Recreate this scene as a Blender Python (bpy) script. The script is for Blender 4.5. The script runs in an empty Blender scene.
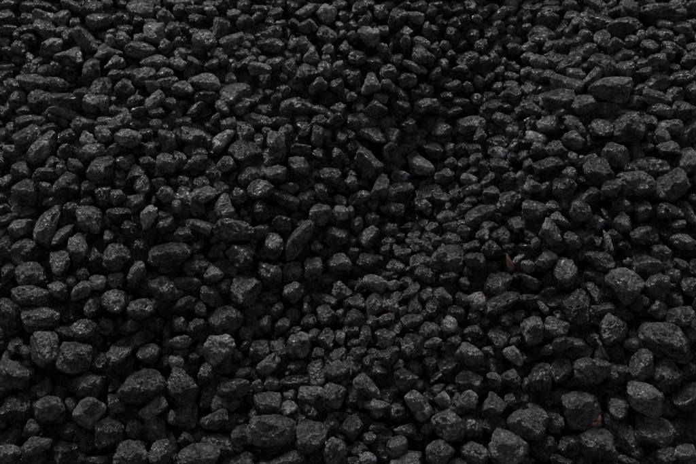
import bpy, math, re
import numpy as np
from mathutils import Vector, Matrix

scene = bpy.context.scene
R = math.radians
rng = np.random.default_rng(11)

# ------------------------------------------------------------------ camera
PW, PH = 696.0, 464.0
cam_d = bpy.data.cameras.new('camera')
cam = bpy.data.objects.new('camera', cam_d)
scene.collection.objects.link(cam)
scene.camera = cam
CAM_H, PITCH, LENS = 1.309, 32.0, 43.5
cam.location = (0, 0, CAM_H)
cam.rotation_euler = (R(90 - PITCH), 0, 0)
cam_d.lens = LENS
cam_d.sensor_width = 36
cam_d.clip_start = 0.05
cam_d.clip_end = 400
cam_d.dof.use_dof = True
cam_d.dof.focus_distance = 1.68
cam_d.dof.aperture_fstop = 7.0

# ------------------------------------------------------------------ light: flat overcast day
SUN_EL, SUN_AZ = 56.0, 14.0          # azimuth from +Y (away from the camera) towards -X
w = bpy.data.worlds.new('World')
scene.world = w
w.use_nodes = True
nt = w.node_tree
nt.nodes.clear()
sky = nt.nodes.new('ShaderNodeTexSky')
sky.sky_type = 'NISHITA'
sky.sun_disc = False
sky.sun_elevation = R(SUN_EL)
sky.sun_rotation = R(-SUN_AZ)
sky.dust_density = 3.0
hs = nt.nodes.new('ShaderNodeHueSaturation')
hs.inputs['Saturation'].default_value = 0.32
hs.inputs['Hue'].default_value = 0.545
bg = nt.nodes.new('ShaderNodeBackground')
bg.inputs['Strength'].default_value = 0.05
wo = nt.nodes.new('ShaderNodeOutputWorld')
nt.links.new(sky.outputs[0], hs.inputs['Color'])
nt.links.new(hs.outputs[0], bg.inputs['Color'])
nt.links.new(bg.outputs[0], wo.inputs['Surface'])

sd = bpy.data.lights.new('sun', 'SUN')
sd.energy = 1.5
sd.angle = R(10.5)
sd.color = (1.0, 0.965, 0.965)
sun = bpy.data.objects.new('sun', sd)
scene.collection.objects.link(sun)
sdir = Vector((-math.sin(R(SUN_AZ)) * math.cos(R(SUN_EL)), math.cos(R(SUN_AZ)) * math.cos(R(SUN_EL)), math.sin(R(SUN_EL))))
sun.rotation_euler = sdir.to_track_quat('Z', 'Y').to_euler()
sun.location = sdir * 10

scene.view_settings.view_transform = 'Standard'
scene.view_settings.look = 'None'
scene.view_settings.gamma = 1.0
scene.view_settings.exposure = 0.5

# ------------------------------------------------------------------ pile surface
SLOPE = 34.0
def height(x, y):
    x = np.asarray(x, float); y = np.asarray(y, float)
    z = math.tan(R(SLOPE)) * (np.minimum(y, 3.4 + 0 * y) - 1.0)
    z = z + 0.10 * np.exp(-((x - .72) ** 2) / 0.12 - ((y - 1.65) ** 2) / .35)
    c = -0.09 + 0.9 * (y - 1.38)                       # gully where the small coal has run down
    z = z - 0.085 * np.exp(-((x - c) ** 2) / 0.03) / (1 + np.exp(-(y - 1.3) * 10))
    z = z + 0.06 * np.exp(-((x + 0.5) ** 2) / 0.10 - ((y - 1.6) ** 2) / .12)
    z = z + 0.012 * np.sin(x * 7.1 + 1.3) * np.sin(y * 6.3 + .4) + 0.006 * np.sin(x * 14 + y * 9)
    return z

FPX = LENS / 36.0 * PW
cr, sr = math.cos(R(PITCH)), math.sin(R(PITCH))
CR = np.array([1.0, 0, 0]); CU = np.array([0, sr, cr]); CF = np.array([0, cr, -sr])
CO = np.array([0, 0, CAM_H])

def ray(px, py):
    d = CR * ((px - PW / 2) / FPX) + CU * (-(py - PH / 2) / FPX) + CF
    return d / np.linalg.norm(d)

def hit(px, py):
    d = ray(px, py)
    lo, hi = 0.3, 12.0
    for t in np.linspace(0.6, 8, 75):
        p = CO + d * t
        if p[2] < height(p[0], p[1]):
            hi = t; lo = t - 0.1
            break
    for _ in range(18):
        m = (lo + hi) / 2
        p = CO + d * m
        if p[2] < height(p[0], p[1]): hi = m
        else: lo = m
    return lo, d

def project(P):
    q = P - CO
    z = q @ CF
    return PW / 2 + FPX * (q @ CR) / z, PH / 2 - FPX * (q @ CU) / z, z

# ------------------------------------------------------------------ noise
PERM = np.random.default_rng(5).permutation(256)
PERM = np.concatenate([PERM, PERM, PERM])
GV = np.random.default_rng(6).random(256) * 2 - 1

def vnoise(p):
    i = np.floor(p).astype(int)
    f = p - i
    u = f * f * f * (f * (f * 6 - 15) + 10)
    i &= 255
    out = 0
    for dx in (0, 1):
        wx = u[:, 0] if dx else 1 - u[:, 0]
        for dy in (0, 1):
            wy = u[:, 1] if dy else 1 - u[:, 1]
            for dz in (0, 1):
                wz = u[:, 2] if dz else 1 - u[:, 2]
                h = PERM[PERM[PERM[(i[:, 0] + dx) & 255] + ((i[:, 1] + dy) & 255)] + ((i[:, 2] + dz) & 255)]
                out = out + wx * wy * wz * GV[h]
    return out

# ------------------------------------------------------------------ stone shapes
import bmesh
ICO = {}
def ico(n):
    if n not in ICO:
        bm = bmesh.new()
        bmesh.ops.create_icosphere(bm, subdivisions=n, radius=1)
        V = np.array([v.co[:] for v in bm.verts])
        V /= np.linalg.norm(V, axis=1)[:, None]
        F = np.array([[v.index for v in f.verts] for f in bm.faces])
        bm.free()
        ICO[n] = (V, F)
    return ICO[n]

def rotm(ax, a):
    return np.array(Matrix.Rotation(a, 3, Vector(ax)))

def rand_rot(rg):
    q, r_ = np.linalg.qr(rg.normal(size=(3, 3)))
    return q * np.sign(np.linalg.det(q))

def unit_shape(kind, n, rg):
    """Stone in a box -1..1; x is its long side, y the short one, z depth."""
    V, F = ico(n)
    rot = rand_rot(rg)
    if kind in 'ro':
        m = rg.integers(16, 26)
        P = rg.normal(size=(m, 3)); P /= np.linalg.norm(P, axis=1)[:, None]
        D = rg.uniform(0.84, 1.0, m); k = rg.uniform(6, 9)
    elif kind == 'a':
        m = rg.integers(14, 22)
        P = rg.normal(size=(m, 3)); P /= np.linalg.norm(P, axis=1)[:, None]
        D = rg.uniform(0.78, 1.0, m); k = rg.uniform(7, 10)
    elif kind in 'bs':
        P = np.array([[1, 0, 0], [-1, 0, 0], [0, 1, 0], [0, -1, 0], [0, 0, 1], [0, 0, -1]], float)
        P = P + rg.normal(size=P.shape) * 0.24
        ext = rg.normal(size=(8, 3))
        P = np.concatenate([P, ext]); P /= np.linalg.norm(P, axis=1)[:, None]
        D = np.concatenate([rg.uniform(.8, .95, 6), rg.uniform(0.86, 1.08, 8)])
        k = rg.uniform(6, 9)
        rot = rotm((1, 0, 0), R(rg.uniform(25, 55))) @ rotm((0, 1, 0), R(rg.uniform(-18, 18)))
        if kind == 's':
            rot = rotm((1, 0, 0), R(rg.uniform(-25, 10))) @ rotm((0, 1, 0), R(rg.uniform(-12, 12)))
    else:   # t: a wedge with a peak up
        P = np.array([[.85, .55, .15], [-.8, .6, .1], [0, -1, 0], [0, .6, .85], [0, 0, -1], [.5, -.7, .5], [-.5, -.6, .6]], float)
        P = P + rg.normal(size=P.shape) * 0.14
        P /= np.linalg.norm(P, axis=1)[:, None]
        D = rg.uniform(.55, .72, len(P)); k = rg.uniform(8, 13)
        rot = rotm((0, 1, 0), R(rg.uniform(-25, 25)))
    S = np.clip(V @ P.T, 0, None) / D
    k = min(k, 22)
    r = (np.sum(S ** k, axis=1) + 1e-9) ** (-1.0 / k)
    r = np.minimum(r, 1.35)
    o = rg.random(3) * 50
    B = V * r[:, None]
    amp = {'r': .85, 'o': .85, 'a': 1.15, 'b': .8, 's': .6, 't': .9}[kind]
    d = 0.10 * vnoise(B * 1.5 + o) + 0.09 * vnoise(B * 3.1 + o * 1.3)
    if n >= 3:
        rd = 1 - np.abs(vnoise(B * 3.3 + o * 2.1)) * 2
        d = d - 0.07 * np.clip(rd - 0.55, 0, 1) * 2 * rg.uniform(.7, 1.6)       # creases
        # bedding: stepped layers across one direction
        ax = rg.normal(size=3); ax /= np.linalg.norm(ax)
        ly = (B @ ax) * rg.uniform(4, 8) + 0.6 * vnoise(B * 2.5 + o)
        st = np.abs((ly % 1.0) - 0.5) * 2
        d = d + 0.022 * amp * (np.clip(st * 1.6, 0, 1) - .5)
        d = d + 0.040 * vnoise(B * 6.5 + o)
    if n >= 4:
        d = d + 0.022 * vnoise(B * 13 + o) + 0.010 * vnoise(B * 26 + o)
    B = B * (1 + d * amp)[:, None]
    B = B @ rot.T
    lo, hi = B.min(0), B.max(0)
    B = (B - (lo + hi) / 2) / ((hi - lo) / 2)
    return B, F

# ------------------------------------------------------------------ material
def coal_material():
    m = bpy.data.materials.new('coal')
    m.use_nodes = True
    t = m.node_tree; N = t.nodes; L = t.links
    bs = N['Principled BSDF']
    def node(k, **kw):
        n = N.new(k)
        for a, b in kw.items(): setattr(n, a, b)
        return n
    def math_(op, a, b=None, clamp=False):
        n = node('ShaderNodeMath', operation=op, use_clamp=clamp)
        for i, v in enumerate((a, b)):
            if v is None: continue
            if isinstance(v, (int, float)): n.inputs[i].default_value = v
            else: L.new(v, n.inputs[i])
        return n.outputs[0]
    def rng_(v, a, b, c, d):
        n = node('ShaderNodeMapRange')
        L.new(v, n.inputs[0])
        for i, q in enumerate((a, b, c, d)): n.inputs[i + 1].default_value = q
        return n.outputs[0]
    co = node('ShaderNodeAttribute', attribute_name='rest').outputs['Vector']
    ta = node('ShaderNodeAttribute', attribute_name='look')
    sep = node('ShaderNodeSeparateColor'); L.new(ta.outputs['Color'], sep.inputs[0])
    tone, brown, gloss = sep.outputs[0], sep.outputs[1], sep.outputs[2]
    def noise(sc, det=6, rough=.6, dist=0):
        n = node('ShaderNodeTexNoise')
        n.inputs['Scale'].default_value = sc; n.inputs['Detail'].default_value = det
        n.inputs['Roughness'].default_value = rough; n.inputs['Distortion'].default_value = dist
        L.new(co, n.inputs['Vector']); return n.outputs['Fac']
    n1 = noise(45, 6, .65)
    n2 = noise(170, 6, .7, .4)
    n3 = noise(400, 5, .75)
    vor = node('ShaderNodeTexVoronoi', feature='DISTANCE_TO_EDGE'); vor.inputs['Scale'].default_value = 75
    L.new(co, vor.inputs['Vector'])
    crack = rng_(vor.outputs['Distance'], 0, .06, 0, 1)
    vs = node('ShaderNodeTexVoronoi', feature='F1'); vs.inputs['Scale'].default_value = 330
    L.new(co, vs.inputs['Vector'])
    vc = node('ShaderNodeTexVoronoi', feature='F1'); vc.inputs['Scale'].default_value = 150
    L.new(co, vc.inputs['Vector']); chip = vc.outputs['Distance']
    cellc = node('ShaderNodeSeparateColor'); L.new(vs.outputs['Color'], cellc.inputs[0])
    cell = cellc.outputs[0]
    # bands of the coal bed
    mp = node('ShaderNodeMapping'); mp.inputs['Scale'].default_value = (25, 60, 260)
    L.new(co, mp.inputs['Vector'])
    nb = node('ShaderNodeTexNoise'); nb.inputs['Scale'].default_value = 1.0; nb.inputs['Detail'].default_value = 4
    L.new(mp.outputs[0], nb.inputs['Vector'])
    band = nb.outputs['Fac']
    # base colour: black coal, gloss painted in as greyer patches on pale stones, some iron brown
    base = rng_(tone, 0, 1, DARK, LIGHT)
    v1 = rng_(n1, .38, .64, .4, 1.7)
    v2 = math_('MULTIPLY', rng_(n2, .36, .66, .5, 1.6), rng_(n3, .40, .62, .5, 1.6))
    bb = math_('MULTIPLY', math_('MULTIPLY', base, v1), v2)
    painted_sheen = math_('MULTIPLY', rng_(n1, .50, .60, 0, 1), rng_(n3, .50, .62, 0, 1))
    painted_sheen = math_('MULTIPLY', painted_sheen, math_('ADD', math_('MULTIPLY', tone, .34), .012))  # sheen of the bright stones, put into the colour
    bb = math_('ADD', bb, painted_sheen)
    cc = node('ShaderNodeCombineColor')
    L.new(math_('MULTIPLY', bb, 1.0), cc.inputs[0]); L.new(math_('MULTIPLY', bb, .96), cc.inputs[1]); L.new(math_('MULTIPLY', bb, 1.03), cc.inputs[2])
    br = node('ShaderNodeMix', data_type='RGBA', blend_type='MULTIPLY')
    L.new(brown, br.inputs[0]); L.new(cc.outputs[0], br.inputs[6]); br.inputs[7].default_value = (1.28, 1.0, .76, 1)
    L.new(br.outputs[2], bs.inputs['Base Color'])
    # roughness
    ro = rng_(n2, .36, .64, .17, .47)
    ro = math_('SUBTRACT', ro, math_('MULTIPLY', gloss, .12))
    spk = math_('GREATER_THAN', cell, .80)
    spk = math_('MULTIPLY', spk, rng_(n1, .45, .6, 0, 1))
    ro = math_('SUBTRACT', ro, math_('MULTIPLY', spk, .22), clamp=True)
    L.new(ro, bs.inputs['Roughness'])
    L.new(rng_(math_('ADD', math_('MULTIPLY', n1, .5), math_('MULTIPLY', n2, .5)), .42, .58, .3, 1.0), bs.inputs['Specular IOR Level'])
    bs.inputs['IOR'].default_value = 1.75
    # relief
    h = math_('ADD', math_('MULTIPLY', n1, .9), math_('MULTIPLY', n2, .75))
    h = math_('ADD', h, math_('MULTIPLY', chip, .5))
    h = math_('ADD', h, math_('MULTIPLY', n3, .42))
    h = math_('ADD', h, math_('MULTIPLY', crack, .16))
    h = math_('ADD', h, math_('MULTIPLY', cell, .06))
    h = math_('ADD', h, math_('MULTIPLY', band, .35))
    bp = node('ShaderNodeBump'); L.new(rng_(ta.outputs['Alpha'], 0, 1, .5, 1.0), bp.inputs['Strength']); bp.inputs['Distance'].default_value = .012
    L.new(h, bp.inputs['Height'])
    # fresh cleat faces: small flat facets tilted at random, they catch the light as glints
    geo = node('ShaderNodeNewGeometry')
    v0 = node('ShaderNodeVectorMath', operation='SUBTRACT'); L.new(vs.outputs['Color'], v0.inputs[0]); v0.inputs[1].default_value = (.5, .5, .5)
    v1_ = node('ShaderNodeVectorMath', operation='SCALE'); L.new(v0.outputs[0], v1_.inputs[0]); L.new(math_('ADD', math_('MULTIPLY', spk, 1.1), .25), v1_.inputs['Scale'])
    v2_ = node('ShaderNodeVectorMath', operation='ADD'); L.new(v1_.outputs[0], v2_.inputs[0]); L.new(geo.outputs['Normal'], v2_.inputs[1])
    v3_ = node('ShaderNodeVectorMath', operation='NORMALIZE'); L.new(v2_.outputs[0], v3_.inputs[0])
    L.new(v3_.outputs[0], bp.inputs['Normal'])
    L.new(bp.outputs[0], bs.inputs['Normal'])
    return m

DARK, LIGHT = 0.003, 0.15
COAL = coal_material()

def simple_mat(name, col, rough, sc=200, amt=.5):
    m = bpy.data.materials.new(name); m.use_nodes = True
    t = m.node_tree; bs = t.nodes['Principled BSDF']
    tc = t.nodes.new('ShaderNodeTexCoord')
    n = t.nodes.new('ShaderNodeTexNoise'); n.inputs['Scale'].default_value = sc; n.inputs['Detail'].default_value = 6
    t.links.new(tc.outputs['Object'], n.inputs['Vector'])
    mr = t.nodes.new('ShaderNodeMix'); mr.data_type = 'RGBA'
    mr.inputs[6].default_value = tuple(c * (1 - amt) for c in col) + (1,)
    mr.inputs[7].default_value = tuple(min(1, c * (1 + amt)) for c in col) + (1,)
    t.links.new(n.outputs['Fac'], mr.inputs[0]); t.links.new(mr.outputs[2], bs.inputs['Base Color'])
    bs.inputs['Roughness'].default_value = rough
    b = t.nodes.new('ShaderNodeBump'); b.inputs['Distance'].default_value = .003; b.inputs['Strength'].default_value = .6
    t.links.new(n.outputs['Fac'], b.inputs['Height']); t.links.new(b.outputs[0], bs.inputs['Normal'])
    return m

def build(name, V, F, rest, look, mat=COAL):
    me = bpy.data.meshes.new(name)
    nv, nf = len(V), len(F)
    me.vertices.add(nv); me.vertices.foreach_set('co', np.ascontiguousarray(V, dtype=np.float32).ravel())
    me.loops.add(nf * 3); me.loops.foreach_set('vertex_index', np.ascontiguousarray(F, dtype=np.int32).ravel())
    me.polygons.add(nf); me.polygons.foreach_set('loop_start', np.arange(0, nf * 3, 3, dtype=np.int32))
    me.polygons.foreach_set('use_smooth', np.ones(nf, dtype=bool))
    me.update(calc_edges=True)
    a = me.attributes.new('rest', 'FLOAT_VECTOR', 'POINT'); a.data.foreach_set('vector', np.ascontiguousarray(rest, dtype=np.float32).ravel())
    c = me.attributes.new('look', 'FLOAT_COLOR', 'POINT')
    c.data.foreach_set('color', np.ascontiguousarray(look, dtype=np.float32).ravel())
    me.materials.append(mat)
    o = bpy.data.objects.new(name, me)
    scene.collection.objects.link(o)
    return o

# ------------------------------------------------------------------ ground under the pile
gx = np.linspace(-3.2, 3.2, 90); gy = np.linspace(-0.3, 6.1, 90)
GX, GY = np.meshgrid(gx, gy)
GZ = height(GX, GY) - 0.17
GV_ = np.stack([GX, GY, GZ], -1).reshape(-1, 3)
q = (np.arange(89)[:, None] * 90 + np.arange(89)[None]).ravel()
GF = np.concatenate([np.stack([q, q + 1, q + 91], 1), np.stack([q, q + 91, q + 90], 1)])
g = build('ground', GV_, GF, GV_, np.tile([.1, .2, 0, 1], (len(GV_), 1)))
g['kind'] = 'structure'

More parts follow.
